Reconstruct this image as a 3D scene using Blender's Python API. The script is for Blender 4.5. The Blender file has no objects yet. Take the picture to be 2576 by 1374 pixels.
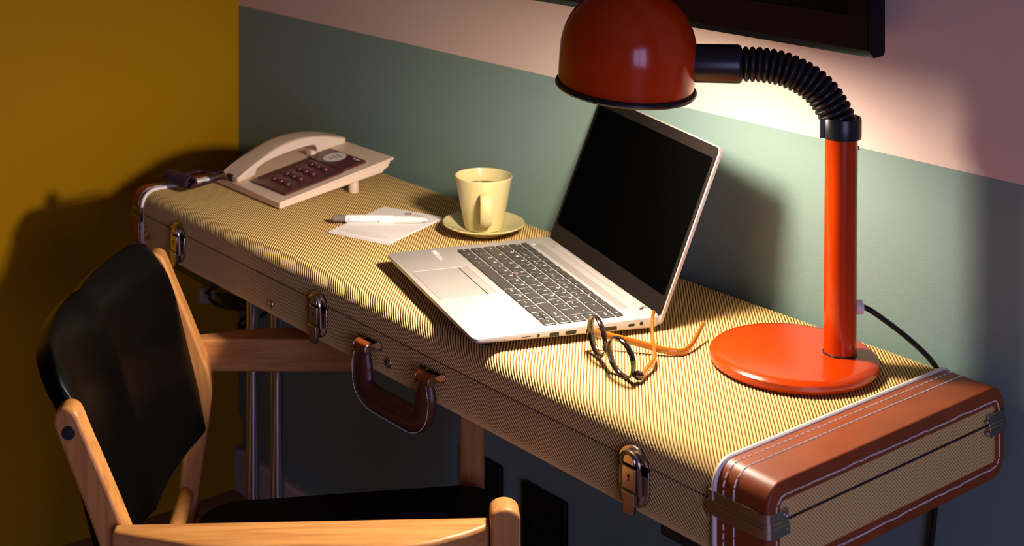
import bpy, bmesh, math, random
import numpy as np
from mathutils import Vector, Matrix
random.seed(4)
PI = math.pi
S = bpy.context.scene
COL = S.collection
V = Vector

# ------------------------------------------------------------------ camera
CAM = V((2.5116, -1.4863, 1.375))
YAW = math.radians(37.06)
FWD = V((-math.cos(YAW), math.sin(YAW), 0)); RT = V((math.sin(YAW), math.cos(YAW), 0)); UP = V((0, 0, 1))
FPX, PX, PY = 3709.0, 1019.0, -535.0          # focal length and principal point in pixels of 2576x1374
cd = bpy.data.cameras.new('camera'); cam = bpy.data.objects.new('camera', cd); COL.objects.link(cam)
cd.sensor_width = 36.0; cd.lens = FPX / 2576 * 36
cd.shift_x = (1288 - PX) / 2576; cd.shift_y = -(687 - PY) / 2576
cd.clip_start = 0.05; cd.clip_end = 50
cam.matrix_world = Matrix(((RT.x, 0, -FWD.x, CAM.x), (RT.y, 0, -FWD.y, CAM.y), (0, 1, 0, CAM.z), (0, 0, 0, 1)))
cd.dof.use_dof = True; cd.dof.focus_distance = 1.74; cd.dof.aperture_fstop = 8.5
S.camera = cam

# ------------------------------------------------------------------ light, exposure
S.view_settings.view_transform = 'Standard'; S.view_settings.look = 'None'
S.view_settings.exposure = 0.0; S.view_settings.gamma = 1.0; S.view_settings.use_curve_mapping = False
S.cycles.max_bounces = 10; S.cycles.diffuse_bounces = 5; S.cycles.glossy_bounces = 5
S.cycles.transmission_bounces = 10; S.cycles.transparent_max_bounces = 10
S.cycles.sample_clamp_indirect = 4.0; S.cycles.caustics_reflective = False; S.cycles.caustics_refractive = False
S.cycles.use_denoising = True
W = bpy.data.worlds.new('world'); S.world = W; W.use_nodes = True
W.node_tree.nodes['Background'].inputs[0].default_value = (0.30, 0.38, 0.75, 1)
W.node_tree.nodes['Background'].inputs[1].default_value = 0.05
# daylight through the window in the right hand wall (dusk, cool)
wl = bpy.data.lights.new('window_daylight', 'AREA'); wo = bpy.data.objects.new('window_daylight', wl); COL.objects.link(wo)
wl.shape = 'RECTANGLE'; wl.size = 1.3; wl.size_y = 1.5; wl.energy = 44; wl.color = (0.54, 0.50, 1.0)
wo.location = (4.245, -1.75, 1.10); wo.rotation_euler = (0, math.radians(-90), 0); wo.rotation_euler = (math.radians(90), 0, math.radians(90))
LAMP_WARM = (1.0, 0.85, 0.70)

# ------------------------------------------------------------------ materials
def nd(nt, t, **kw):
    n = nt.nodes.new(t)
    for k, v in kw.items(): setattr(n, k, v)
    return n
def mat(name, col, rough=0.5, metal=0.0, spec=0.5, coat=0.0, trans=0.0, ior=1.45, emit=None, estr=0.0,
        noise=None, bump=None, alpha=1.0, sheen=0.0):
    m = bpy.data.materials.new(name); m.use_nodes = True
    nt = m.node_tree; b = nt.nodes['Principled BSDF']
    b.inputs['Base Color'].default_value = (*col, 1); b.inputs['Roughness'].default_value = rough
    b.inputs['Metallic'].default_value = metal; b.inputs['Specular IOR Level'].default_value = spec
    b.inputs['Coat Weight'].default_value = coat; b.inputs['Coat Roughness'].default_value = 0.06
    b.inputs['Transmission Weight'].default_value = trans; b.inputs['IOR'].default_value = ior
    b.inputs['Alpha'].default_value = alpha; b.inputs['Sheen Weight'].default_value = sheen
    if emit: b.inputs['Emission Color'].default_value = (*emit, 1); b.inputs['Emission Strength'].default_value = estr
    tc = nd(nt, 'ShaderNodeTexCoord')
    if noise:                                   # (scale, amount, stretch)
        mp = nd(nt, 'ShaderNodeMapping'); mp.inputs['Scale'].default_value = noise[2]
        nz = nd(nt, 'ShaderNodeTexNoise'); nz.inputs['Scale'].default_value = noise[0]; nz.inputs['Detail'].default_value = 5
        mx = nd(nt, 'ShaderNodeMixRGB', blend_type='MULTIPLY'); rp = nd(nt, 'ShaderNodeValToRGB')
        rp.color_ramp.elements[0].position = 0.3; rp.color_ramp.elements[1].position = 0.7
        d = 1 - noise[1]; rp.color_ramp.elements[0].color = (d, d, d, 1); rp.color_ramp.elements[1].color = (1, 1, 1, 1)
        nt.links.new(tc.outputs['Object'], mp.inputs['Vector']); nt.links.new(mp.outputs[0], nz.inputs['Vector'])
        nt.links.new(nz.outputs['Fac'], rp.inputs[0]); mx.inputs[0].default_value = 1
        mx.inputs[1].default_value = (*col, 1); nt.links.new(rp.outputs[0], mx.inputs[2])
        nt.links.new(mx.outputs[0], b.inputs['Base Color'])
    if bump:                                    # (scale, strength, distance, stretch)
        mp = nd(nt, 'ShaderNodeMapping'); mp.inputs['Scale'].default_value = bump[3] if len(bump) > 3 else (1, 1, 1)
        nz = nd(nt, 'ShaderNodeTexNoise'); nz.inputs['Scale'].default_value = bump[0]; nz.inputs['Detail'].default_value = 3
        bp_ = nd(nt, 'ShaderNodeBump'); bp_.inputs['Strength'].default_value = bump[1]; bp_.inputs['Distance'].default_value = bump[2]
        nt.links.new(tc.outputs['Object'], mp.inputs['Vector']); nt.links.new(mp.outputs[0], nz.inputs['Vector'])
        nt.links.new(nz.outputs['Fac'], bp_.inputs['Height']); nt.links.new(bp_.outputs[0], b.inputs['Normal'])
    return m

def wall_mat(name, band, low, split):
    """painted wall: one colour above a level line, another below it, slight roller texture"""
    m = mat(name, low, 0.62, spec=0.3, bump=(260, 0.16, 0.002, (1, 1, 2.2)))
    nt = m.node_tree; b = nt.nodes['Principled BSDF']
    g = nd(nt, 'ShaderNodeNewGeometry'); sp = nd(nt, 'ShaderNodeSeparateXYZ')
    gt = nd(nt, 'ShaderNodeMath', operation='GREATER_THAN'); gt.inputs[1].default_value = split
    mx = nd(nt, 'ShaderNodeMixRGB'); mx.inputs[1].default_value = (*low, 1); mx.inputs[2].default_value = (*band, 1)
    nt.links.new(g.outputs['Position'], sp.inputs[0]); nt.links.new(sp.outputs['Z'], gt.inputs[0])
    nt.links.new(gt.outputs[0], mx.inputs[0]); nt.links.new(mx.outputs[0], b.inputs['Base Color'])
    return m

def tweed_mat(name, rib):
    """diagonal ribbed tweed driven by the uv map in metres (u along the case, v around its section)"""
    m = mat(name, (0.8, 0.6, 0.3), 0.85, spec=0.12)
    nt = m.node_tree; b = nt.nodes['Principled BSDF']; L = nt.links.new
    uv = nd(nt, 'ShaderNodeUVMap'); sp = nd(nt, 'ShaderNodeSeparateXYZ'); L(uv.outputs[0], sp.inputs[0])
    def math_(op, a, b_=None):
        n = nd(nt, 'ShaderNodeMath', operation=op)
        for i, x in enumerate((a, b_)):
            if x is None: continue
            if isinstance(x, (int, float)): n.inputs[i].default_value = x
            else: L(x, n.inputs[i])
        return n.outputs[0]
    p = math_('ADD', sp.outputs['X'], sp.outputs['Y']); q = math_('SUBTRACT', sp.outputs['X'], sp.outputs['Y'])
    s = math_('COSINE', math_('MULTIPLY', p, 2 * PI / (0.0049 if rib else 0.0040)))
    t = math_('SINE', math_('MULTIPLY', q, 2 * PI / (0.0021 if rib else 0.0040)))
    h = math_('ADD', math_('ADD', math_('MULTIPLY', s, 0.5), 0.5), math_('MULTIPLY', t, 0.06 if rib else 0.35))
    mr = nd(nt, 'ShaderNodeMapRange', interpolation_type='SMOOTHSTEP')
    mr.inputs['From Min'].default_value = 0.14; mr.inputs['From Max'].default_value = 0.50; L(h, mr.inputs['Value'])
    nz2 = nd(nt, 'ShaderNodeTexNoise'); nz2.inputs['Scale'].default_value = 900; L(uv.outputs[0], nz2.inputs['Vector'])
    yarn = nd(nt, 'ShaderNodeMixRGB'); yarn.inputs[1].default_value = (0.76, 0.50, 0.16, 1); yarn.inputs[2].default_value = (0.86, 0.65, 0.28, 1)
    L(nz2.outputs['Fac'], yarn.inputs[0])
    mx = nd(nt, 'ShaderNodeMixRGB'); mx.inputs[1].default_value = (0.15, 0.062, 0.015, 1) if rib else (0.30, 0.17, 0.055, 1)  # groove brown, darkened further with the shade between the ribs
    L(mr.outputs[0], mx.inputs[0]); L(yarn.outputs[0], mx.inputs[2]); L(mx.outputs[0], b.inputs['Base Color'])
    bu = nd(nt, 'ShaderNodeBump'); bu.inputs['Strength'].default_value = 0.5; bu.inputs['Distance'].default_value = 0.0004
    L(t if rib else h, bu.inputs['Height']); L(bu.outputs[0], b.inputs['Normal'])
    return m

def wood_mat(name, c1, c2, ax):
    m = mat(name, c1, 0.42, spec=0.4)
    nt = m.node_tree; b = nt.nodes['Principled BSDF']; L = nt.links.new
    tc = nd(nt, 'ShaderNodeTexCoord'); mp = nd(nt, 'ShaderNodeMapping')
    mp.inputs['Rotation'].default_value = (0, 0, -(PI / 2 - YAW) if ax == 'arm' else 0)
    nz = nd(nt, 'ShaderNodeTexNoise'); nz.inputs['Scale'].default_value = 9; nz.inputs['Detail'].default_value = 6; nz.inputs['Distortion'].default_value = 0.6
    mp2 = nd(nt, 'ShaderNodeMapping'); mp2.inputs['Scale'].default_value = (1.0, 14, 14) if ax == 'arm' else (14, 14, 1.0)
    rp = nd(nt, 'ShaderNodeValToRGB'); rp.color_ramp.elements[0].color = (*c2, 1); rp.color_ramp.elements[1].color = (*c1, 1)
    rp.color_ramp.elements[0].position = 0.33; rp.color_ramp.elements[1].position = 0.6
    L(tc.outputs['Object'], mp.inputs['Vector']); L(mp.outputs[0], mp2.inputs['Vector']); L(mp2.outputs[0], nz.inputs['Vector'])
    L(nz.outputs['Fac'], rp.inputs[0]); L(rp.outputs[0], b.inputs['Base Color'])
    bu = nd(nt, 'ShaderNodeBump'); bu.inputs['Strength'].default_value = 0.1; bu.inputs['Distance'].default_value = 0.001
    L(nz.outputs['Fac'], bu.inputs['Height']); L(bu.outputs[0], b.inputs['Normal'])
    return m

M = dict(
    wall_back=wall_mat('wall_paint_green_and_blush', (0.72, 0.55, 0.46), (0.20, 0.30, 0.26), 0.947),
    wall_left=mat('wall_paint_mustard', (0.50, 0.25, 0.002), 0.6, spec=0.12, bump=(260, 0.12, 0.002)),
    wall_plain=mat('wall_paint_plain', (0.20, 0.18, 0.17), 0.7), ceiling=mat('ceiling_paint', (0.28, 0.28, 0.29), 0.8),
    floor=wood_mat('floor_boards', (0.34, 0.18, 0.09), (0.22, 0.11, 0.05), 'arm'),
    baseboard=mat('white_gloss_paint', (0.62, 0.55, 0.50), 0.4),
    tweed=tweed_mat('ribbed_tweed', True), tweed_flat=tweed_mat('tweed_end', False),
    leather=mat('brown_leather', (0.28, 0.062, 0.016), 0.42, spec=0.3, noise=(18, 0.22, (1, 1, 1)), bump=(500, 0.12, 0.0006)),
    leather_dark=mat('dark_brown_leather', (0.095, 0.026, 0.015), 0.38, spec=0.5, noise=(40, 0.25, (1, 1, 1)), bump=(500, 0.12, 0.0006)),
    piping=mat('cream_piping', (0.80, 0.74, 0.68), 0.5), thread=mat('cream_thread', (0.78, 0.70, 0.66), 0.7),
    seam=mat('seam_shadow_line', (0.03, 0.018, 0.01), 0.9),
    brass=mat('nickel_brass', (0.58, 0.50, 0.42), 0.24, metal=1.0), chrome=mat('chrome', (0.72, 0.72, 0.74), 0.12, metal=1.0),
    shaded_brass=mat('brass_shaded_copy', (0.13, 0.10, 0.08), 0.4, metal=1.0),  # same brass for the left clasp, its dim reflections put into the colour
    steel=mat('dull_steel', (0.45, 0.42, 0.40), 0.35, metal=1.0), dark_metal=mat('black_steel', (0.012, 0.012, 0.014), 0.45),
    orange=mat('orange_enamel', (0.46, 0.036, 0.0008), 0.20, spec=0.4, coat=0.15), white_enamel=mat('white_enamel', (0.8, 0.76, 0.7), 0.5),
    black_plastic=mat('black_plastic', (0.012, 0.012, 0.014), 0.32, spec=0.5),
    black_rubber=mat('black_rubber', (0.010, 0.010, 0.012), 0.38, spec=0.5),
    bulb=mat('lamp_bulb_glass', (1, 0.9, 0.8), 0.4, emit=(1.0, 0.80, 0.55), estr=12),
    silver=mat('laptop_silver', (0.40, 0.36, 0.325), 0.48, metal=0.3, spec=0.5, noise=(900, 0.06, (1, 1, 1))),
    silver_pad=mat('touchpad_silver', (0.31, 0.28, 0.255), 0.45, metal=0.3, spec=0.5),
    key=mat('key_black', (0.030, 0.027, 0.025), 0.42, spec=0.4), legend=mat('legend_white', (0.75, 0.72, 0.68), 0.6),
    bezel=mat('laptop_bezel_black', (0.008, 0.006, 0.005), 0.45, spec=0.20, ior=1.25), screen=mat('screen_glass_off', (0.0006, 0.0006, 0.0006), 0.4, spec=0.0, ior=1.05),
    port=mat('port_black', (0.006, 0.005, 0.005), 0.5), stick=mat('pointing_stick_rubber', (0.10, 0.07, 0.06), 0.8),
    phone=mat('cream_phone_plastic', (0.74, 0.57, 0.42), 0.42, spec=0.4), maroon=mat('maroon_plastic', (0.082, 0.020, 0.020), 0.30, spec=0.5),
    phone_cord=mat('maroon_cord', (0.045, 0.014, 0.022), 0.4), label_white=mat('white_label', (0.72, 0.66, 0.62), 0.6), ink=mat('grey_ink', (0.12, 0.10, 0.09), 0.7),
    ink_pale=mat('pale_ink', (0.40, 0.27, 0.22), 0.8), ink_red=mat('dark_red_ink', (0.22, 0.02, 0.02), 0.7),
    china=mat('cream_glazed_china', (0.55, 0.47, 0.21), 0.18, spec=0.5, coat=0.3), coffee=mat('coffee', (0.045, 0.015, 0.005), 0.08, spec=0.5),
    paper=mat('white_paper', (0.80, 0.74, 0.71), 0.8, spec=0.2),
    pen_white=mat('white_pen_plastic', (0.86, 0.82, 0.78), 0.3), pen_clear=mat('clear_pen_plastic', (0.90, 0.86, 0.82), 0.18, trans=0.25, ior=1.3),
    pen_grey=mat('smoky_pen_plastic', (0.30, 0.24, 0.21), 0.3, trans=0.4, ior=1.3),
    tortoise=mat('dark_tortoiseshell_acetate', (0.011, 0.006, 0.005), 0.10, spec=0.6, coat=0.5),
    amber=mat('amber_acetate', (0.36, 0.115, 0.008), 0.12, spec=0.5, coat=0.4, trans=0.15),
    lens=mat('spectacle_lens', (0.9, 0.88, 0.85), 0.02, spec=1.0, alpha=0.10),
    oak=wood_mat('oiled_oak', (0.55, 0.245, 0.068), (0.41, 0.165, 0.044), 'leg'), oak_arm=wood_mat('oiled_oak_arm', (0.56, 0.26, 0.075), (0.42, 0.175, 0.048), 'arm'),
    shell=mat('black_moulded_shell', (0.0022, 0.0019, 0.0017), 0.30, spec=0.10, noise=(6, 0.3, (1, 1, 1))),
    seat=mat('black_leatherette', (0.006, 0.006, 0.006), 0.6, spec=0.2),
    tv=mat('tv_frame_brown_black', (0.016, 0.008, 0.006), 0.5, spec=0.15), tv_gloss=mat('tv_piano_black', (0.006, 0.006, 0.007), 0.06, spec=0.6),
    tv_side=mat('tv_side_black', (0.006, 0.006, 0.008), 0.45, spec=0.12), tv_screen=mat('tv_screen_off', (0.002, 0.002, 0.002), 0.35, spec=0.2),
    socket=mat('black_socket_plastic', (0.004, 0.004, 0.004), 0.45, spec=0.3), plug=mat('ivory_plug_plastic', (0.55, 0.45, 0.34), 0.5),
    grommet=mat('white_nylon_grommet', (0.70, 0.66, 0.66), 0.5),
)

# ------------------------------------------------------------------ mesh builder
class MB:
    def __init__(s): s.v = []; s.f = []; s.m = []; s.uv = None
    def add(s, vs, fs, mi=0):
        o = len(s.v); s.v += [V(p) for p in vs]
        for f in fs: s.f.append([o + i for i in f]); s.m.append(mi)
        return s
    def rings(s, rings, closed=True, cap0=True, cap1=True, mi=0):
        n = len(rings[0]); vs = [p for r in rings for p in r]; fs = []
        for k in range(len(rings) - 1):
            for i in range(n if closed else n - 1):
                j = (i + 1) % n
                fs.append((k * n + i, k * n + j, (k + 1) * n + j, (k + 1) * n + i))
        if cap0: fs.append(tuple(reversed(range(n))))
        if cap1: fs.append(tuple(range((len(rings) - 1) * n, len(rings) * n)))
        return s.add(vs, fs, mi)
    def box(s, c, d, R=None, mi=0):
        c = V(c); vs = []
        for z in (-.5, .5):
            for x, y in ((-.5, -.5), (.5, -.5), (.5, .5), (-.5, .5)):
                p = V((x * d[0], y * d[1], z * d[2])); vs.append(c + (R @ p if R else p))
        return s.add(vs, [(3, 2, 1, 0), (4, 5, 6, 7), (0, 1, 5, 4), (1, 2, 6, 5), (2, 3, 7, 6), (3, 0, 4, 7)], mi)
    def prism(s, poly, fn, a, b, mi=0):          # poly of 2d points; fn(u, v, w) to world; from w=a to w=b
        return s.rings([[fn(u, v, a) for u, v in poly], [fn(u, v, b) for u, v in poly]], mi=mi)
    def lathe(s, prof, T=None, n=48, mi=0, cap0=False, cap1=False):
        T = T or Matrix.Identity(4)
        return s.rings([[T @ V((r * math.cos(2 * PI * i / n), r * math.sin(2 * PI * i / n), z)) for i in range(n)] for r, z in prof], cap0=cap0, cap1=cap1, mi=mi)
    def tube(s, pts, rad, n=10, mi=0, flat=1.0, up=None, closed=False, cap=True):
        pts = [V(p) for p in pts]; N = len(pts); rings = []
        prev = None
        for k in range(N):
            if closed: t = pts[(k + 1) % N] - pts[k - 1]
            else: t = pts[min(k + 1, N - 1)] - pts[max(k - 1, 0)]
            t.normalize()
            if up is not None: a = V(up) - t * t.dot(V(up))
            elif prev is None:
                a = V((0, 0, 1)) - t * t.z
                if a.length < 0.2: a = V((1, 0, 0)) - t * t.x
            else: a = prev - t * t.dot(prev)
            a.normalize(); prev = a; b = t.cross(a)
            r = rad[k] if hasattr(rad, '__len__') else rad
            rings.append([pts[k] + a * (r * math.cos(2 * PI * i / n)) + b * (r * flat * math.sin(2 * PI * i / n)) for i in range(n)])
        if closed: rings.append(rings[0]); cap = False
        return s.rings(rings, cap0=cap, cap1=cap, mi=mi)
    def cyl(s, a, b, r, n=24, mi=0, r2=None):
        return s.tube([a, b], [r, r2 if r2 is not None else r], n=n, mi=mi)
    def sphere(s, c, r, n=16, mi=0, sq=(1, 1, 1)):
        c = V(c); rings = []
        for k in range(n // 2 + 1):
            th = PI * k / (n // 2); rr = max(math.sin(th), 1e-4)
            rings.append([c + V((r * sq[0] * rr * math.cos(2 * PI * i / n), r * sq[1] * rr * math.sin(2 * PI * i / n), -r * sq[2] * math.cos(th))) for i in range(n)])
        return s.rings(rings, mi=mi)

def obj(name, mb, mats, parent=None, smooth=True, bevel=0, bseg=2, kind=None, angle=35, wn=True):
    root = parent
    while root is not None and root.parent is not None: root = root.parent
    off = V(root.location) if root is not None else V((0, 0, 0))
    if parent is not None and parent.parent is None and parent.type == 'MESH': off = V(parent.location)
    me = bpy.data.meshes.new(name)
    me.from_pydata([tuple(p - off) for p in mb.v], [], mb.f)
    if not isinstance(mats, (list, tuple)): mats = [mats]
    for m in mats: me.materials.append(M[m] if isinstance(m, str) else m)
    me.polygons.foreach_set('material_index', mb.m)
    if mb.uv:
        ul = me.uv_layers.new(name='UVMap')
        flat = [c for f in mb.uv for p in f for c in p]
        ul.data.foreach_set('uv', flat)
    bm = bmesh.new(); bm.from_mesh(me)
    if not mb.uv: bmesh.ops.recalc_face_normals(bm, faces=bm.faces)
    bm.to_mesh(me); bm.free()
    if smooth:
        me.polygons.foreach_set('use_smooth', [True] * len(me.polygons))
        me.set_sharp_from_angle(angle=math.radians(angle))
    me.update()
    o = bpy.data.objects.new(name, me); COL.objects.link(o)
    if parent is not None: o.parent = parent
    if bevel:
        b = o.modifiers.new('bevel', 'BEVEL'); b.width = bevel; b.segments = bseg; b.limit_method = 'ANGLE'; b.angle_limit = math.radians(40)
        b.harden_normals = False
    if kind: o['kind'] = kind
    return o
def thing(name, label, cat, loc, group=None):
    o = bpy.data.objects.new(name, None); COL.objects.link(o); o.empty_display_size = 0.05
    o.location = loc; o['label'] = label; o['category'] = cat
    if group: o['group'] = group
    return o
def tag(o, label, cat, group=None):
    o['label'] = label; o['category'] = cat
    if group: o['group'] = group
    return o
def crsp(pts, n=8, closed=False):                # Catmull-Rom through points
    pts = [V(p) for p in pts]; N = len(pts); out = []
    for k in range(N if closed else N - 1):
        if closed: p0, p1, p2, p3 = pts[k - 1], pts[k], pts[(k + 1) % N], pts[(k + 2) % N]
        else: p0, p1, p2, p3 = pts[max(k - 1, 0)], pts[k], pts[k + 1], pts[min(k + 2, N - 1)]
        for i in range(n):
            t = i / n
            out.append(0.5 * ((2 * p1) + (p2 - p0) * t + (2 * p0 - 5 * p1 + 4 * p2 - p3) * t * t + (3 * p1 - p0 - 3 * p2 + p3) * t ** 3))
    if not closed: out.append(pts[-1])
    return out
def rrect(w, d, r, n=6):                         # rounded rectangle polygon centred on 0
    out = []
    for cx, cy, a0 in ((w / 2 - r, d / 2 - r, 0), (-w / 2 + r, d / 2 - r, 90), (-w / 2 + r, -d / 2 + r, 180), (w / 2 - r, -d / 2 + r, 270)):
        for i in range(n + 1):
            a = math.radians(a0 + 90 * i / n); out.append((cx + r * math.cos(a), cy + r * math.sin(a)))
    return out
TEXT = {}
def text_geo(s):                                 # flat glyph mesh of a string, unit height, origin left baseline
    if s not in TEXT:
        c = bpy.data.curves.new('glyph', 'FONT'); c.body = s; c.size = 1; c.resolution_u = 3
        o = bpy.data.objects.new('glyph', c); COL.objects.link(o)
        dg = bpy.context.evaluated_depsgraph_get(); me = bpy.data.meshes.new_from_object(o.evaluated_get(dg))
        TEXT[s] = ([v.co.copy() for v in me.vertices], [list(p.vertices) for p in me.polygons])
        bpy.data.objects.remove(o); bpy.data.curves.remove(c); bpy.data.meshes.remove(me)
    return TEXT[s]
def add_text(mb, s, fn, x, y, h, size, mi=0, center=True, sx=1.0):
    vs, fs = text_geo(s)
    if not vs: return
    x0 = min(v.x for v in vs); x1 = max(v.x for v in vs); y0 = min(v.y for v in vs); y1 = max(v.y for v in vs)
    ox = x - (x0 + x1) / 2 * size * sx if center else x - x0 * size * sx
    oy = y - (y0 + y1) / 2 * size if center else y
    mb.add([fn(ox + v.x * size * sx, oy + v.y * size, h) for v in vs], fs, mi)
def pix(u, v, ax, val):                          # a point of the photograph on a plane of the room
    d = FWD + RT * ((u - PX) / FPX) - UP * ((v - PY) / FPX)
    t = (val - CAM[ax]) / d[ax]; return CAM + d * t
def P(X, Z, z): return V((CAM.x, CAM.y, 0)) + RT * X + FWD * Z + V((0, 0, z))
T = 0.730                                        # top of the suitcase

# ------------------------------------------------------------------ the room
RX, RY, RZ = 4.2, -3.6, 2.6
obj('floor', MB().box((RX / 2, RY / 2, -0.03), (RX + .3, -RY + .3, .06)), 'floor', kind='structure', smooth=False)
obj('ceiling', MB().box((RX / 2, RY / 2, RZ + .03), (RX + .3, -RY + .3, .06)), 'ceiling', kind='structure', smooth=False)
obj('wall_back', MB().box((RX / 2, .06, RZ / 2), (RX + .3, .12, RZ)), 'wall_back', kind='structure', smooth=False)
obj('wall_left', MB().box((-.06, RY / 2, RZ / 2), (.12, -RY, RZ)), 'wall_left', kind='structure', smooth=False)
obj('wall_front', MB().box((RX / 2, RY - .06, RZ / 2), (RX + .3, .12, RZ)), 'wall_plain', kind='structure', smooth=False)
wr = MB(); y0, y1, z0, z1 = -2.42, -1.08, .33, 1.87          # right wall with a window opening
wr.box((RX + .06, (RY + y0) / 2, RZ / 2), (.12, y0 - RY, RZ)); wr.box((RX + .06, y1 / 2, RZ / 2), (.12, -y1, RZ))
wr.box((RX + .06, (y0 + y1) / 2, z0 / 2), (.12, y1 - y0, z0)); wr.box((RX + .06, (y0 + y1) / 2, (RZ + z1) / 2), (.12, y1 - y0, RZ - z1))
obj('wall_right', wr, 'wall_plain', kind='structure', smooth=False)
wf = MB(); yc = (y0 + y1) / 2; zc = (z0 + z1) / 2
for yy in (y0 + .025, yc, y1 - .025): wf.box((RX + .03, yy, zc), (.05, .05 if yy != yc else .09, z1 - z0))
for zz in (z0 + .025, z1 - .025): wf.box((RX + .03, yc, zz), (.05, y1 - y0 - .1, .05))
obj('window_1', wf, 'white_enamel', kind='structure', smooth=False)
b = MB(); b.prism([(0, 0), (-.013, 0), (-.013, .076), (-.009, .0815), (0, .0815)], lambda y, z, x: V((x, y, z)), .001, 4.19)
obj('baseboard_back', b, 'baseboard', kind='structure', smooth=False)
b = MB(); b.prism([(.0005, .083), (.018, .089), (.018, .134), (.0005, .1545)], lambda x, z, y: V((x, y, z)), -3.59, -.001)
obj('trim_1', b, 'wall_left', kind='structure', smooth=False)
b = MB(); b.prism([(0, 0), (.006, 0), (.006, .083), (0, .083)], lambda x, z, y: V((x, y, z)), -3.59, -.014)
obj('baseboard_left', b, 'wall_left', kind='structure', smooth=False)

# ------------------------------------------------------------------ the suitcase desk
YF, YB, ZB, ZS = -.4037, -.0125, .635, .6945
XL, XR = .386, 1.569
R0 = .022
def section(inset=0.0, n=8, r=None):
    """rounded section in y,z, counter-clockwise seen from +x, starting at the front seam going up"""
    yf, yb, zb, zt = YF + inset, YB - inset, ZB + inset, T - inset
    r = max((r or R0) - inset, .003); pts = [(yf, ZS)]
    for cy, cz, a0 in ((yf + r, zt - r, 180), (yb - r, zt - r, 90), (yb - r, zb + r, 0), (yf + r, zb + r, -90)):
        for i in range(n + 1):
            a = math.radians(a0 - 90 * i / n); pts.append((cy + r * math.cos(a), cz + r * math.sin(a)))
        if a0 == 90: pts.append((yb, ZS))
    return pts
sec = section(); kb = sec.index((YB, ZS))
desk = thing('suitcase_desk', 'long yellow tweed suitcase with brown leather ends, set on chrome legs as a desk', 'desk', (1.0, -.21, 0))
PITCH, RIB = .0049, .00115
def shell_part(name, pts, y_ref):
    """strip extruded along x; its columns follow the 45 degree ribs, which are real relief; uv in metres"""
    arc = [0.0]
    for a, c in zip(pts, pts[1:]): arc.append(arc[-1] + math.hypot(c[0] - a[0], c[1] - a[1]))
    dense = []; x0, x1 = XL - .004, XR + .004
    for k in range(len(pts) - 1):                 # subdivide the long flats a little
        m_ = max(1, int((arc[k + 1] - arc[k]) / .02))
        for i in range(m_):
            t = i / m_; dense.append((pts[k][0] + (pts[k + 1][0] - pts[k][0]) * t, pts[k][1] + (pts[k + 1][1] - pts[k][1]) * t, arc[k] + (arc[k + 1] - arc[k]) * t))
    dense.append((*pts[-1], arc[-1])); n = len(dense); v0 = [d[2] + y_ref for d in dense]
    ph0 = x0 + min(v0); ph1 = x1 + max(v0); step = PITCH / 8; ncol = int((ph1 - ph0) / step) + 2
    nrm = []
    for k in range(n):
        a = dense[max(k - 1, 0)]; c = dense[min(k + 1, n - 1)]; ty, tz = c[0] - a[0], c[1] - a[1]; l = math.hypot(ty, tz); nrm.append((-tz / l, ty / l))
    mb = MB(); uv = []; cols = []
    for j in range(ncol):
        phs = ph0 + j * step; h = RIB * ((.5 + .5 * math.cos(2 * PI * phs / PITCH)) ** .55 - 1)
        row_ = []
        for k in range(n):
            x = min(max(phs - v0[k], x0), x1); hh = h if 0 < k < n - 1 else -.0003
            row_.append(((x, dense[k][0] + nrm[k][0] * hh, dense[k][1] + nrm[k][1] * hh), (x, v0[k])))
        cols.append(row_)
    mb.v = [V(c[0]) for r in cols for c in r]
    for j in range(ncol - 1):
        for k in range(n - 1):
            q = (j * n + k, (j + 1) * n + k, (j + 1) * n + k + 1, j * n + k + 1)
            xs = [mb.v[i].x for i in q]
            if max(xs) - min(xs) < 1e-7: continue
            if abs(xs[0] - xs[1]) < 1e-9 and abs(xs[2] - xs[3]) < 1e-9: continue
            mb.f.append(list(q)); mb.m.append(0)
            uv.append([cols[i // n][i % n][1] for i in q])
    # close the strip behind: seam side and both ends
    o = len(mb.v)
    mb.v += [V((x, y, z)) for x in (x0 + .001, x1 - .001) for y, z, _ in dense]
    for f in ([o + i for i in range(n)], [o + n + i for i in reversed(range(n))], [o, o + n, o + 2 * n - 1, o + n - 1]):
        mb.f.append(f); mb.m.append(0); uv.append([(0, 0)] * len(f))
    mb.uv = uv
    return obj(name, mb, 'tweed', desk, angle=180)
lid = shell_part('lid', [(YF + .0012, ZS + .0002), (YF, ZS + .0012)] + sec[1:kb] + [(YB, ZS + .001)], 0.0)
body = shell_part('body', [(YB, ZS - .001)] + sec[kb + 1:] + [(YF, ZS - .0012), (YF + .0012, ZS - .0002)], -.52)
mb = MB()                                        # the dark gap between lid and body
mb.box(((XL + XR) / 2, YF + .0032, ZS), (XR - XL, .004, .004)); mb.box(((XL + XR) / 2, YB - .0032, ZS), (XR - XL, .004, .004))
obj('seam', mb, 'seam', body, smooth=False)
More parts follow.
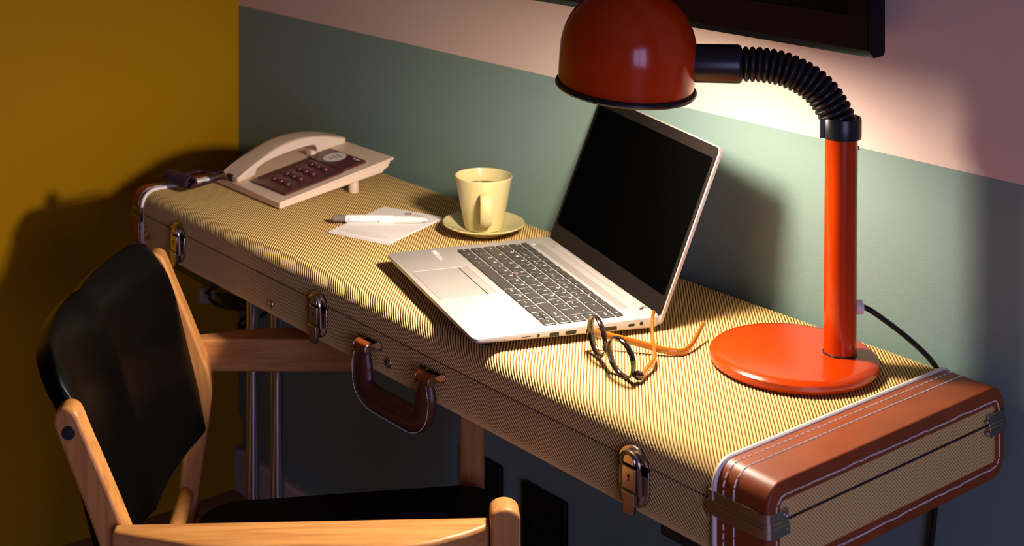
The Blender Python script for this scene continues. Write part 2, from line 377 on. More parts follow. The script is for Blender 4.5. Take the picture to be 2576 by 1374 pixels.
def leather_end(xi, xo, sgn):
    mb = MB(); rr = .0032; rings = []
    def ring(x, ins): return [V((x, y, z)) for y, z in section(ins)]
    rings.append(ring(xi, .004)); rings.append(ring(xi, -.0016)); rings.append(ring(xi + sgn * .002, -.0018))
    rings.append(ring(xo - sgn * (rr + .0008), -.0016))
    for i in range(7):
        a = PI / 2 * i / 6; rings.append(ring(xo - sgn * rr * (1 - math.sin(a)), -.0016 + rr * (1 - math.cos(a))))
    rings.append(ring(xo, -.0016 + rr + .0008)); rings.append(ring(xo, .0158)); rings.append(ring(xo, .0165)); rings.append(ring(xo - sgn * .0015, .0180))
    mb.rings(rings, cap0=True, cap1=True)
    o = obj('leather_end', mb, 'leather', desk, angle=50)
    # tweed panel let into the end face
    pm = MB(); pts = [(y, z) for y, z in section(.0170)]
    pm.v = [V((xo - sgn * .0009, y, z)) for y, z in pts]; f = list(range(len(pts)))
    pm.f = [f if sgn < 0 else f[::-1]]; pm.m = [0]; pm.uv = [[(pts[i][0], pts[i][1]) for i in pm.f[0]]]
    obj('end_panel', pm, 'tweed_flat', o, smooth=False)
    sm = MB(); sm.box((xo - sgn * .0006, (YF + YB) / 2, ZS), (.0012, YB - YF - .05, .0022)); obj('panel_seam', sm, 'seam', o, smooth=False)
    # piping roll and stitching
    pp = MB(); pp.tube([V((xi, y, z)) for y, z in section(-.0012)], .0030, n=10, closed=True); obj('piping', pp, 'piping', o)
    def stitches(path, L_on, L_off, r):
        st = MB(); dens = []
        for a, c in zip(path, path[1:]):
            k = max(1, int((c - a).length / .0008))
            for i in range(k): dens.append(a.lerp(c, i / k))
        cur = []; dist = 0
        for a, c in zip(dens, dens[1:]):
            if (dist % (L_on + L_off)) < L_on: cur.append(a)
            elif len(cur) > 1: st.tube([cur[0], cur[len(cur) // 2], cur[-1]], r, n=5); cur = []
            else: cur = []
            dist += (c - a).length
        obj('stitching', st, 'thread', o)
    for dx, lo, lf in ((.011, .0066, .0022), (.0235, .010, .0006)):
        if abs(xo - xi) < .04: dx *= .5
        path = [V((xi + sgn * dx, y, z)) for y, z in section(-.0019)]; path = path + [path[0]]
        stitches(path, lo, lf, .00085)
    path = [V((xo + sgn * .0006, y + random.uniform(-.0006, .0006), z + random.uniform(-.0005, .0005))) for y, z in section(.0110, n=4)]
    dense = []
    for a, c in zip(path, path[1:] + path[:1]):
        k = max(1, int((c - a).length / .009))
        for i in range(k):
            q = a.lerp(c, i / k); q.z += random.uniform(-.0007, .0007); q.y += random.uniform(-.0005, .0005); dense.append(q)
    stitches(dense + [dense[0]], .0085, .0005, .0008)
    return o
end_r = leather_end(XR, 1.632, 1); end_l = leather_end(XL, .350, -1)
# corner clasps at the seam: a band on the lid and a thicker one on the body
def clasp(path_xy, th=.0018):
    mb = MB()
    def band(zlo, zhi, extra):
        pts = [V((x, y, 0)) for x, y in path_xy]; rings = []
        for k, p in enumerate(pts):
            t = (pts[min(k + 1, len(pts) - 1)] - pts[max(k - 1, 0)]).normalized(); n = V((t.y, -t.x, 0))
            a = p - n * .001; c = p + n * (th + extra)
            rings.append([V((a.x, a.y, zlo)), V((c.x, c.y, zlo)), V((c.x, c.y, zhi)), V((a.x, a.y, zhi))])
        mb.rings(rings)
    band(.6952, .7060, 0); band(.6835, .6938, .0022); band(.6920, .6970, .0010)
    return mb
def corner_path(x_in, x_out, y_face, y_to, sgn):
    pts = [(x_in, y_face)]; r = .008
    for i in range(7):
        a = PI / 2 * i / 6
        pts.append((x_out - sgn * r + sgn * r * math.sin(a), y_face + (r - r * math.cos(a)) * (1 if y_to > y_face else -1)))
    pts.append((x_out, y_to)); return pts
for pth, nm in ((corner_path(1.563, 1.6328, YF - .0022, -.378, 1), 'a'), (list(reversed(corner_path(1.60, 1.6328, YB + .0022, -.046, 1))), 'b'),
                (list(reversed(corner_path(.389, .349, YF - .0022, -.378, -1))), 'c')):
    ob = obj('corner_clasp', clasp(pth), 'shaded_brass' if nm == 'c' else 'brass', desk, smooth=True, bevel=.0006, bseg=2)
    rv = MB()
    if nm == 'a':
        for zz in (.7005, .6885): rv.sphere((1.6352, -.3815, zz), .0022, 10)
    elif nm == 'b':
        for zz in (.7005, .6885): rv.sphere((1.6352, -.050, zz), .0022, 10)
    else:
        for zz in (.7005, .6885): rv.sphere((.3465, -.3815, zz), .0022, 10)
    obj('rivet', rv, 'steel', ob)
# latches
def arch(w, zb, zt, n=10):
    r = w / 2; return [(-r, zb), (r, zb)] + [(r * math.cos(PI * i / n), zt - r + r * math.sin(PI * i / n)) for i in range(n + 1)]
def latch(xc):
    fn = lambda x, z, y: V((xc + x, YF - y, z))
    w = .041
    mb = MB(); mb.prism(arch(w, ZS + .0006, .7105, 12), fn, -.001, .0028)
    root = obj('latch', mb, 'brass', desk, bevel=.0012, bseg=3)
    mb = MB(); pl = [(-w / 2, ZS - .0006), (-w / 2, .668)] + [(w / 2 * math.cos(PI + PI * i / 10), .668 + .019 * math.sin(PI + PI * i / 10)) for i in range(1, 10)] + [(w / 2, .668), (w / 2, ZS - .0006)]
    mb.prism(pl, fn, -.001, .0026); obj('lower_plate', mb, 'brass', root, bevel=.001, bseg=2)
    mb = MB(); loop = [fn(-.0125, .664, .0055), fn(-.0125, .690, .0065)] + [fn(.0125 * math.cos(PI - PI * i / 10), .6935 + .0115 * math.sin(PI * i / 10), .0072) for i in range(11)] + [fn(.0125, .690, .0065), fn(.0125, .664, .0055)]
    mb.tube(crsp(loop, 4), .0023, n=8); obj('loop', mb, 'brass', root)
    mb = MB(); mb.prism(arch(.0165, .6935, .7045, 8), fn, .002, .0095); obj('catch_head', mb, 'brass', root, bevel=.0012)
    mb = MB(); mb.prism(rrect(.018, .0235, .0012, 3), lambda x, z, y: fn(x, z + .6795, y), .002, .0098); hs = obj('lock_plate', mb, 'brass', root, bevel=.0008)
    kh = MB(); kh.cyl(fn(0, .6825, .0096), fn(0, .6825, .0101), .0016, 12); kh.box(fn(0, .6795, .00985), (.0012, .0005, .005)); obj('keyhole', kh, 'port', hs)
    mb = MB(); rg = []
    for z, hw, yy in ((.6675, .0085, .0118), (.6655, .0092, .0122), (.655, .0078, .0098), (.6455, .0072, .0115), (.6435, .0060, .0112)):
        rg.append([fn(-hw, z, yy), fn(hw, z, yy), fn(hw * .9, z, yy - .007), fn(-hw * .9, z, yy - .007)])
    mb.rings(rg); obj('tongue', mb, 'brass', root, bevel=.0012, bseg=2)
for xc in (.5045, .889, 1.4635): latch(xc)
for xc, zz in ((.7683, .6587), (1.0431, .6628)):  # two flat screws in the front
    mb = MB(); mb.lathe([(.0001, .0022), (.003, .0020), (.0042, .0012), (.0052, 0)], Matrix.Translation((xc, YF, zz)) @ Matrix.Rotation(PI / 2, 4, 'X'), 20, cap0=True)
    mb.lathe([(.0055, .0008), (.0062, .0010), (.0066, 0)], Matrix.Translation((xc, YF, zz)) @ Matrix.Rotation(PI / 2, 4, 'X'), 20)
    obj('screw', mb, 'steel', desk)
# carrying handle
yh = -.4155
hp = [(1.0075, yh + .001, .677), (1.0072, yh, .662), (1.0075, yh, .645), (1.0125, yh - .001, .629), (1.028, yh - .001, .6205), (1.052, yh - .001, .6195), (1.088, yh - .001, .6195),
      (1.113, yh - .001, .6205), (1.1295, yh - .001, .630), (1.1345, yh, .646), (1.1350, yh, .663), (1.1348, yh + .001, .678)]
hpath = crsp(hp, 6); hr = []
for i in range(len(hpath)):
    t = i / (len(hpath) - 1); e = min(t, 1 - t); hr.append(.0085 + .0075 * min(1, e / .14))
mb = MB(); mb.tube(hpath, hr, n=16, flat=.60, up=None); hd = obj('handle', mb, 'leather_dark', desk)
st = MB()                                        # sewn outer edge: thread line just off the welt
nv = []
for k in range(4, len(hpath) - 3):
    t = (hpath[k + 1] - hpath[k - 1]).normalized(); out = V((t.z, 0, -t.x))
    if out.dot(hpath[k] - V((1.071, yh, .67))) < 0: out = -out
    nv.append(hpath[k] + out * (hr[k] - .0022) + V((0, -.0078, 0)))
for a, c in zip(nv, nv[1:]): st.tube([a, a.lerp(c, .8)], .0006, n=5)
obj('stitching', st, 'thread', hd)
for xm, xh in ((1.006, 1.0075), (1.132, 1.1348)):
    mb = MB(); mb.box((xm + .0015, YF - .001, .6785), (.047, .0022, .010))
    for sx in (-1, 1):
        xa = xh + sx * .0125
        mb.box((xa, YF - .0085, .6765), (.0018, .017, .0085)); mb.cyl((xa - .0014, YF - .0145, .6755), (xa + .0014, YF - .0145, .6755), .0055, 16)
    o = obj('handle_mount', mb, 'brass', hd, bevel=.0005)
    mb = MB(); mb.cyl((xh - .0115, YF - .0115, .6765), (xh + .0115, YF - .0115, .6765), .0068, 16); obj('handle_end', mb, 'leather', hd)
# supports
mb = MB(); mb.box((.47, -.235, .628), (.20, .30, .013)); obj('support_plate', mb, 'dark_metal', desk, bevel=.002)
mb = MB(); mb.box((1.545, -.235, .628), (.13, .30, .013)); obj('support_plate', mb, 'dark_metal', desk, bevel=.002)
for xx in (.4427, .5168, 1.522, 1.5965):
    mb = MB(); mb.cyl((xx, -.235, .03), (xx, -.235, .6225), .0112, 24); obj('leg', mb, 'chrome', desk)
for xx in (.4797, 1.559):
    mb = MB(); mb.box((xx, -.235, .015), (.12, .36, .03)); obj('foot_bar', mb, 'dark_metal', desk, bevel=.005)

# ------------------------------------------------------------------ desk lamp
PB = V((1.493, -.110, T)); SC = V((1.3120, -.2630, 1.0295))     # pole foot, centre of the shade's rim
BC = V((1.457, -.1455, T))
lamp = thing('desk_lamp', 'glossy orange desk lamp with round base, domed shade and black gooseneck', 'lamp', BC)
mb = MB(); mb.lathe([(.086, .0008), (.0905, .0022), (.0925, .006), (.0918, .0108), (.088, .0138), (.080, .0150), (.0001, .0152)], Matrix.Translation(BC), 96, cap0=True)
obj('base', mb, 'orange', lamp)
mb = MB(); mb.cyl(PB + V((0, 0, .0150)), PB + V((.0018, 0, .262)), .0177, 48); pole = obj('pole', mb, 'orange', lamp)
mb = MB(); mb.lathe([(.0178, .0152), (.0188, .0154), (.0188, .0166), (.0178, .017)], Matrix.Translation(PB), 40); obj('pole_gasket', mb, 'black_rubber', lamp)
dd = (SC - PB).xy.normalized(); D3 = V((dd.x, dd.y, 0))
def lp(s, z): return V((PB.x, PB.y, 0)) + D3 * s + V((0, 0, z))
mb = MB()
mb.lathe([(.0176, .2555), (.0215, .2555), (.0218, .258), (.0218, .2768), (.0212, .2785), (.0196, .2785), (.0190, .270)], Matrix.Translation(PB + V((.0018, 0, 0))), 40)
mb.box(PB + V((.0018, 0, .267)) - RT * .0218 - FWD * .004, (.006, .004, .023), Matrix.Rotation(math.atan2(RT.y, RT.x), 3, 'Z'))
obj('collar', mb, 'black_plastic', lamp)
gp = crsp([lp(-.0004, .998), lp(.0016, 1.0045), lp(.0078, 1.0172), lp(.0190, 1.0333), lp(.0365, 1.0477), lp(.0600, 1.0582), lp(.0838, 1.0622), lp(.1090, 1.0623)], 30)
acc = [0]
for a, c in zip(gp, gp[1:]): acc.append(acc[-1] + (c - a).length)
gl = acc[-1]; pitch = gl / 19.5; rs = []; gpts = []
k = 0
for i in range(20 * 16 + 1):
    d = gl * i / 320
    while acc[k + 1] < d - 1e-9: k += 1
    t = (d - acc[k]) / max(acc[k + 1] - acc[k], 1e-9); gpts.append(gp[k].lerp(gp[k + 1], t))
    rs.append(.0155 + .0043 * abs(math.sin(PI * d / pitch)) ** .6)
mb = MB(); mb.tube(gpts, rs, n=32, up=V((-D3.y, D3.x, 0))); obj('gooseneck', mb, 'black_rubber', lamp)
mb = MB(); a_, b_ = lp(.1066, 1.0623), lp(.1690, 1.0610)
mb.tube([a_, a_.lerp(b_, .02), a_.lerp(b_, .06), b_], [.0195, .0210, .0218, .0218], n=40, up=V((-D3.y, D3.x, 0))); obj('sleeve', mb, 'black_plastic', lamp)
TL = math.radians(3.4)                            # the shade leans towards the pole
TN_ = math.radians(5.0)                          # and its mouth turns a little to the wall
A1 = RT * math.cos(TL) - UP * math.sin(TL); A3 = UP * math.cos(TL) + RT * math.sin(TL)
A2 = FWD * math.cos(TN_) + A3 * math.sin(TN_); A3 = A3 * math.cos(TN_) - FWD * math.sin(TN_)
TS = Matrix(((A1.x, A2.x, A3.x, SC.x), (A1.y, A2.y, A3.y, SC.y), (A1.z, A2.z, A3.z, SC.z), (0, 0, 0, 1)))
prof = [(.0763, .003), (.0771, .0065), (.0777, .012), (.0781, .025), (.0781, .0425)]
for i in range(1, 17):
    a = PI / 2 * i / 16; prof.append((max(.0781 * math.cos(a), .0004), .0425 + .0781 * math.sin(a)))
mb = MB(); mb.lathe(prof, TS, 96); inner = [(max(r - .0014, .0003), z - (.0012 if z > .0425 else 0)) for r, z in reversed(prof)]
shade = obj('shade', mb, 'orange', lamp)
mb = MB(); mb.lathe(inner, TS, 64); obj('shade_lining', mb, 'white_enamel', shade)
mb = MB(); mb.tube([TS @ V((.0769 * math.cos(2 * PI * i / 96), .0769 * math.sin(2 * PI * i / 96), 0.0020)) for i in range(96)], .0040, n=10, closed=True); obj('rim', mb, 'black_rubber', shade)
mb = MB(); mb.sphere(TS @ V((0, 0, .066)), .024, 20); mb.cyl(TS @ V((0, 0, .085)), TS @ V((0, 0, .114)), .013, 20); obj('bulb', mb, 'bulb', lamp)
mb = MB(); c = PB + V((.0018, 0, .2435)) + RT * .0177; mb.sphere(c, .0030, 12); obj('screw', mb, 'chrome', pole)
g0 = PB + V((0, 0, .066)) + RT * .0165
mb = MB(); mb.cyl(g0, g0 + RT * .0085, .0078, 20); obj('grommet', mb, 'grommet', pole, bevel=.001)
cord = crsp([g0 + RT * .0075, g0 + RT * .013 + V((0, 0, -.0012)), pix(2205, 791, 0, 1.520), pix(2262, 833, 0, 1.531), pix(2310, 874, 0, 1.540), pix(2343, 908, 0, 1.5475), V((1.550, -.0075, .715)), V((1.5515, -.0062, .690)), V((1.549, -.006, .62)), V((1.52, -.007, .45)), V((1.40, -.008, .36))], 8)
mb = MB(); mb.tube(cord, .0031, n=10); obj('power_cord', mb, 'black_rubber', lamp)
# the bulb's light: all-round glow plus two added spots that brighten the left and the front
LP = TS @ V((-.006, .002, .0105))
def bulb_light(name, kind, e, aim=None):
    l = bpy.data.lights.new(name, kind); l.energy = e; l.color = LAMP_WARM; l.shadow_soft_size = .030
    o = bpy.data.objects.new(name, l); COL.objects.link(o); o.location = LP
    if aim is not None:
        o.rotation_euler = V(aim).to_track_quat('-Z', 'Y').to_euler(); l.spot_size = math.radians(170); l.spot_blend = 1.0
    return o
bulb_light('lamp_glow', 'POINT', 11.0)
bulb_light('lamp_added_left_throw', 'SPOT', 19.5, (-.79, -.56, -.26))
bulb_light('lamp_added_front_throw', 'SPOT', 8.5, (.10, -.55, -.72))

# ------------------------------------------------------------------ laptop
LA = math.radians(-18.7); LX = V((math.cos(LA), math.sin(LA), 0)); LY = V((-LX.y, LX.x, 0))
L0 = pix(971, 637, 2, .749); LZ = .749
def lo(x, y, z=0.0): return V((L0.x, L0.y, LZ)) + LX * x + LY * y + UP * z
laptop = thing('laptop', 'open silver laptop with black keyboard and blank black screen', 'laptop', lo(.163, .12, -.019))
LW, LD = .326, .238
mb = MB(); poly = [(x + LW / 2, y + LD / 2) for x, y in rrect(LW, LD, .009, 6)]
def zbot(y): return -.0062 - min(1, y / .09) * .0076
rings = [[lo(LW / 2 + (x - LW / 2) * .985, LD / 2 + (y - LD / 2) * .98, zbot(y)) for x, y in poly], [lo(x, y, zbot(y) + .0022) for x, y in poly],
         [lo(x, y, -.0016) for x, y in poly], [lo(LW / 2 + (x - LW / 2) * .996, LD / 2 + (y - LD / 2) * .995, -.0003) for x, y in poly],
         [lo(LW / 2 + (x - LW / 2) * .992, LD / 2 + (y - LD / 2) * .989, 0) for x, y in poly]]
mb.rings(rings); base = obj('base', mb, 'silver', laptop, angle=40)
for x, y in ((.03, .03), (.296, .03), (.03, .21), (.296, .21)):
    mb = MB(); mb.cyl(lo(x, y, zbot(y) + .0005), lo(x, y, -.0188), .006, 16); obj('rubber_foot', mb, 'black_rubber', base)
def slab(mb, x0, y0, x1, y1, za, zb_, r=.001, mi=0, n=3):
    pl = [(x + (x0 + x1) / 2, y + (y0 + y1) / 2) for x, y in rrect(x1 - x0, y1 - y0, r, n)]
    mb.prism(pl, lambda x, y, z: lo(x, y, z), za, zb_, mi)
mb = MB(); slab(mb, .0857, .009, .1940, .0705, -.001, .00015, .002); obj('touchpad', mb, 'silver_pad', base, smooth=False)
fr = MB()
for (a, c) in (((.0850, .0083), (.1947, .0083)), ((.1947, .0083), (.1947, .0832)), ((.0850, .0083), (.0850, .0832)), ((.0850, .0832), (.1947, .0832))):
    fr.tube([lo(a[0], a[1], .0001), lo(c[0], c[1], .0001)], .00035, n=5)
obj('touchpad_edge', fr, 'silver', base)
for x0, x1 in ((.0857, .1394), (.1402, .1940)):
    mb = MB(); slab(mb, x0, .0718, x1, .0826, -.001, .0003, .001); obj('touchpad_button', mb, 'silver_pad', base, bevel=.0003)
mb = MB(); mb.box(lo(.1398, .0711, .0001), (.1085, .0008, .0003), Matrix.Rotation(LA, 3, 'Z')); obj('touchpad_gap', mb, 'port', base, smooth=False)
# keyboard well and keys
kbw = MB(); slab(kbw, .0198, .0915, .3160, .1982, -.001, .0002, .002); kb_ = obj('keyboard', kbw, 'silver', laptop, smooth=False)
def key(x0, y0, x1, y1, marks=(), poly=None):
    mb = MB()
    pl = poly or [(x + (x0 + x1) / 2, y + (y0 + y1) / 2) for x, y in rrect(x1 - x0, y1 - y0, .0012, 2)]
    cx = sum(p[0] for p in pl) / len(pl); cy = sum(p[1] for p in pl) / len(pl)
    k1 = 1 - .0010 / max(x1 - x0, .01)
    mb.rings([[lo(x, y, .0001) for x, y in pl], [lo(x, y, .0014) for x, y in pl], [lo(cx + (x - cx) * k1, cy + (y - cy) * k1, .0019) for x, y in pl]])
    for s, ax, ay, sz in marks: add_text(mb, s, lambda x, y, z: lo(x, y, z), x0 + ax, y0 + ay, .00196, sz, 1)
    return obj('key', mb, ['key', 'legend'], kb_, angle=30)
KX0, KX1, GAP, KD = .0222, .2950, .0021, .0158
KY = [.0938, .1126, .1311, .1496, .1681, .1866]
def row(r, widths, legends, x_end=KX1, d=KD):
    tot = sum(widths); x = KX0; u = (x_end + GAP - KX0) / tot
    for w, lg in zip(widths, legends):
        x1 = x + w * u - GAP
        if lg is not None:
            if isinstance(lg, str): lg = [(lg, .0048 if len(lg) == 1 else .0055, .0105 if len(lg) == 1 else .008, .0062 if len(lg) == 1 else .0036)]
            key(x, KY[r], x1, KY[r] + d, lg)
        x = x1 + GAP
def two(a, c, e=None): return [(a, .0050, .0112, .0044), (c, .0050, .0046, .0044)] + ([(e, .0125, .0046, .0038)] if e else [])
row(0, [1, 1, 1, 1, 5.1, 1.17, 1.17, 1.17, 1.17, 1.17], ['ctrl', 'fn', '+', 'alt', [], 'alt gr', '=', 'ctrl', '<', None])
row(1, [1.2, 1] + [1] * 10 + [2.6], [[('shift', .007, .0065, .0034)], two('>', '<')] + list('ZXCVBNM') + [two(';', ','), two(':', '.'), two('_', '-'), [('shift', .036, .0075, .0036)]])
row(2, [1.75] + [1] * 12 + [1.05], [[('caps', .008, .0075, .0036)]] + list('ASDFGHJKL') + [[('O', .005, .0105, .006)], [('A', .005, .0105, .006)], two('*', "'"), None])
row(3, [1.5] + [1] * 12 + [1.3], [[('tab', .007, .0085, .0036)]] + list('QWERTYUIOP') + [[('A', .005, .0105, .006)], two('^', '~'), None])
row(4, [1] + [1] * 12 + [1.8], [two('1/2', '.')] + [two(a, c, e) for a, c, e in zip('!"#%&&/()=', '1234567890', ' @ $  {[]}')] + [two('?', '+', '/'), two("'", '`'), [('<-', .009, .0085, .0045)]])
row(5, [1] * 14, ['esc'] + ['f%d' % i for i in range(1, 13)] + ['ins'], x_end=.2950, d=.0086)
u3 = (KX1 + GAP - KX0) / 14.8; xe0 = KX1 - 1.3 * u3 + GAP; xe1 = KX1 - 1.05 * u3 + GAP
key(xe0, KY[2], KX1, KY[3] + KD, [('<-', .013, .026, .0045)], [(xe1, KY[2]), (KX1, KY[2]), (KX1, KY[3] + KD), (xe0, KY[3] + KD), (xe0, KY[3]), (xe1, KY[3])])
ua = (KX1 + GAP - KX0) / (4 + 5.1 + 5.85) ; xa = KX1 - 1.17 * ua + GAP
key(xa, KY[0], KX1, KY[0] + .0071, [('v', .009, .0035, .0040)]); key(xa, KY[0] + .0087, KX1, KY[0] + KD, [('^', .009, .0032, .0050)])
for r, s in enumerate(('>', 'end', 'pg dn', 'pg up', 'home')): key(.2972, KY[r], .3140, KY[r] + KD, [(s, .0075, .008, .0036 if len(s) > 1 else .006)])
key(.2972, KY[5], .3140, KY[5] + .0086, [('del', .0075, .0043, .0034)])
mb = MB(); mb.lathe([(.0030, .0008), (.0034, .0026), (.0032, .0036), (.0001, .0038)], Matrix.Translation(lo(.1398, .1303)), 16); obj('pointing_stick', mb, 'stick', kb_)
# speaker grille, hinge cover, badge, ports
gr = MB()
for r in range(6):
    for i in range(int(.268 / .0022)):
        x = .0265 + i * .0022 + (r % 2) * .0011; y = .2035 + r * .0020
        gr.add([lo(x - .0005, y - .0005, .00012), lo(x + .0005, y - .0005, .00012), lo(x + .0005, y + .0005, .00012), lo(x - .0005, y + .0005, .00012)], [(0, 1, 2, 3)])
obj('speaker_grille', gr, 'steel', base, smooth=False)
mb = MB(); mb.tube([lo(.049, .2295, -.0035), lo(.298, .2295, -.0035)], .0065, n=20); obj('hinge', mb, 'silver', laptop)
for xx in (.0478, .2992): 
    mb = MB(); mb.box(lo(xx, .2265, .0003), (.0012, .005, .0008), Matrix.Rotation(LA, 3, 'Z')); obj('hinge_gap', mb, 'port', base, smooth=False)
bd = MB(); fl = lambda x, y, z: lo(x, y, z)
for a, c in (((.0125, .0600), (.0125, .0672)), ((.0125, .0672), (.0235, .0672)), ((.0235, .0672), (.0235, .0600)), ((.0235, .0600), (.0125, .0600))):
    bd.tube([lo(*a, .0001), lo(*c, .0001)], .0004, n=4)
slab(bd, .0150, .0615, .0210, .0657, -.0002, .0002, .0004)
add_text(bd, 'EliteBook', fl, .0255, .0618, .0002, .0062, center=False, sx=1.0)
slab(bd, .0255, .0598, .0500, .0605, -.0002, .0002, .0002)
obj('badge', bd, 'legend', base, smooth=False)
mb = MB(); slab(mb, .0255, .2015, .0292, .2055, -.0002, .0003, .0004); obj('sticker', mb, 'label_white', base, smooth=False)
def port(name, y, z, w, h, poly=None, m='port'):
    mb = MB(); pl = poly or rrect(w, h, min(w, h) * .2, 2)
    mb.prism(pl, lambda a, c, d: lo(LW + d, y + a, z + c), -.003, .00012); return obj(name, mb, m, base, smooth=False)
port('card_slot', .0655, -.0050, .0125, .0007); port('audio_jack', .0805, -.0052, .0037, .0037, [(.0019 * math.cos(a * PI / 8), .0019 * math.sin(a * PI / 8)) for a in range(16)])
port('usb_port', .1005, -.0062, .0120, .0046); port('hdmi_port', .1215, -.0064, .0140, .0044, [(-.007, .0022), (-.007, -.0004), (-.0053, -.0022), (.0053, -.0022), (.007, -.0004), (.007, .0022)])
port('docking_port', .164, -.0078, .0330, .0048); port('usb_c_port', .1995, -.0068, .0085, .0030, rrect(.0085, .0030, .00145, 5)); port('power_jack', .2125, -.0064, .0048, .0048, [(.0024 * math.cos(a * PI / 8), .0024 * math.sin(a * PI / 8)) for a in range(16)])
# the lid: solved so that its corner lands where the photograph has it
LT = math.radians(67.5); LH = .2215
lu = LY * math.cos(LT) + UP * math.sin(LT); ln = -LY * math.sin(LT) + UP * math.cos(LT)
def ll(x, h, d=0.0): return lo(x, .2345, -.0115) + lu * h + ln * d
mb = MB(); pl = [(x + LW / 2, y + LH / 2) for x, y in rrect(LW, LH, .008, 6)]
mb.rings([[ll(x, h, -.0058) if True else 0 for x, h in [(LW / 2 + (x - LW / 2) * .985, LH / 2 + (h - LH / 2) * .98)]][0] for x, h in pl] and [
    [ll(LW / 2 + (x - LW / 2) * .985, LH / 2 + (h - LH / 2) * .98, -.0060) for x, h in pl], [ll(x, h, -.0042) for x, h in pl],
    [ll(x, h, -.0006) for x, h in pl], [ll(LW / 2 + (x - LW / 2) * .995, LH / 2 + (h - LH / 2) * .993, 0) for x, h in pl]])
lidp = obj('screen_lid', mb, 'silver', laptop, angle=40)
def lslab(mb, x0, h0, x1, h1, a, c, r=.001):
    q = [(x + (x0 + x1) / 2, y + (h0 + h1) / 2) for x, y in rrect(x1 - x0, h1 - h0, r, 4)]
    mb.prism(q, lambda x, h, d: ll(x, h, d), a, c)
mb = MB(); lslab(mb, .0018, .010, LW - .0018, LH - .0018, -.002, .0004, .006); obj('bezel', mb, 'bezel', lidp, smooth=False)
mb = MB(); lslab(mb, .0085, .0335, LW - .0085, LH - .0155, -.001, .0006, .0008); obj('screen', mb, 'screen', lidp, smooth=False)
mb = MB(); mb.cyl(ll(LW / 2, LH - .0085, .0002), ll(LW / 2, LH - .0085, .0008), .0022, 14); mb.cyl(ll(LW / 2 + .012, LH - .0085, .0002), ll(LW / 2 + .012, LH - .0085, .0007), .0009, 10)
obj('webcam', mb, 'port', lidp)

# ------------------------------------------------------------------ telephone
N0 = V((.6017, -.2775, T))
def ph(w, p, z=0.0): return N0 + V((-w, p, z))
def ptop(p): return .012 + .170 * p
def pht(w, p, h=0.0): return ph(w, p, ptop(p) + h)
phone = thing('telephone', 'cream push button telephone with maroon keypad panel and cream handset', 'telephone', ph(.095, .1, 0))
mb = MB(); PWD, PLEN = .193, .206
pr = [(-.006, .0005), (.188, .0262), (.1925, .0300), (.2000, .0335), (PLEN - .001, .0415), (PLEN, ptop(PLEN)), (-.006, ptop(-.006) ), (-.0065, .004)]
mb.prism(pr, lambda p, z, w: ph(w, p, z), 0, PWD)
pbase = obj('base', mb, 'phone', phone, bevel=.0022, bseg=3)
mb = MB()                                         # overhanging top plate edge
pl = [(-.0015, -.0070), (PWD + .0015, -.0070), (PWD + .0015, PLEN + .004), (-.0015, PLEN + .004)]
mb.prism(pl, lambda w, p, h: pht(w, p, h), -.0035, .0008); obj('top_cover', mb, 'phone', pbase, bevel=.0012, bseg=2)
for wf_ in (.006, PWD - .022):
    mb = MB(); mb.lathe([(.0078, 0), (.0082, .0015), (.0082, .022)], Matrix.Translation(ph(wf_ + .008, .141, 0)), 24, cap0=True); obj('foot', mb, 'phone', phone)
def pslab(mb, w0, p0, w1, p1, a, c, r=.002):
    q = [(x + (w0 + w1) / 2, y + (p0 + p1) / 2) for x, y in rrect(w1 - w0, p1 - p0, r, 3)]
    mb.prism(q, lambda w, p, h: pht(w, p, h), a, c)
mb = MB(); pslab(mb, .0145, .0125, .1180, .1222, 0, .0038); kp = obj('keypad_panel', mb, 'maroon', phone, bevel=.0008)
mb = MB(); pslab(mb, .0180, .1238, .1200, .1690, 0, .0046); cp = obj('card_panel', mb, 'maroon', phone, bevel=.0008)
for r in range(4):
    for c in range(3):
        wq = .0868 - c * .0198 ; pq = .0385 + r * .0237
        mb = MB(); q = pht(wq, pq, .0036)
        tilt = Matrix.Translation(q) @ Matrix.Rotation(math.atan(.17), 4, 'X')
        mb.lathe([(.0064, 0), (.0064, .0018), (.0058, .0034), (.0044, .0046), (.0022, .0052), (.0001, .0053)], tilt, 20); obj('button', mb, 'maroon', kp)
lb = MB(); ql = [(.0785 + .0200 * math.cos(2 * PI * i / 40), .1490 + .0185 * math.sin(2 * PI * i / 40)) for i in range(40)]
lb.prism(ql, lambda w, p, h: pht(w, p, h), .0046, .0049)
def dashes(mb, spans, fn, h, t, mi):
    for x0, x1, y in spans:
        mb.add([fn(x0, y - t / 2, h), fn(x1, y - t / 2, h), fn(x1, y + t / 2, h), fn(x0, y + t / 2, h)], [(0, 1, 2, 3)], mi)
dashes(lb, [(.0695, .0725, .1560), (.0740, .0800, .1560), (.0815, .0860, .1560), (.0715, .0750, .1490), (.0765, .0845, .1490), (.0735, .0780, .1415), (.0795, .0835, .1415)], lambda w, p, h: pht(w, p, h), .0050, .0028, 1)
obj('room_label', lb, ['label_white', 'ink'], cp, smooth=False)
mk = MB(); dashes(mk, [(.0265, .0300, .1625), (.0310, .0375, .1625), (.0385, .0420, .1625), (.0430, .0455, .1632)], lambda w, p, h: pht(w, p, h), .0048, .0036, 0)
obj('lettering', mk, 'label_white', cp, smooth=False)
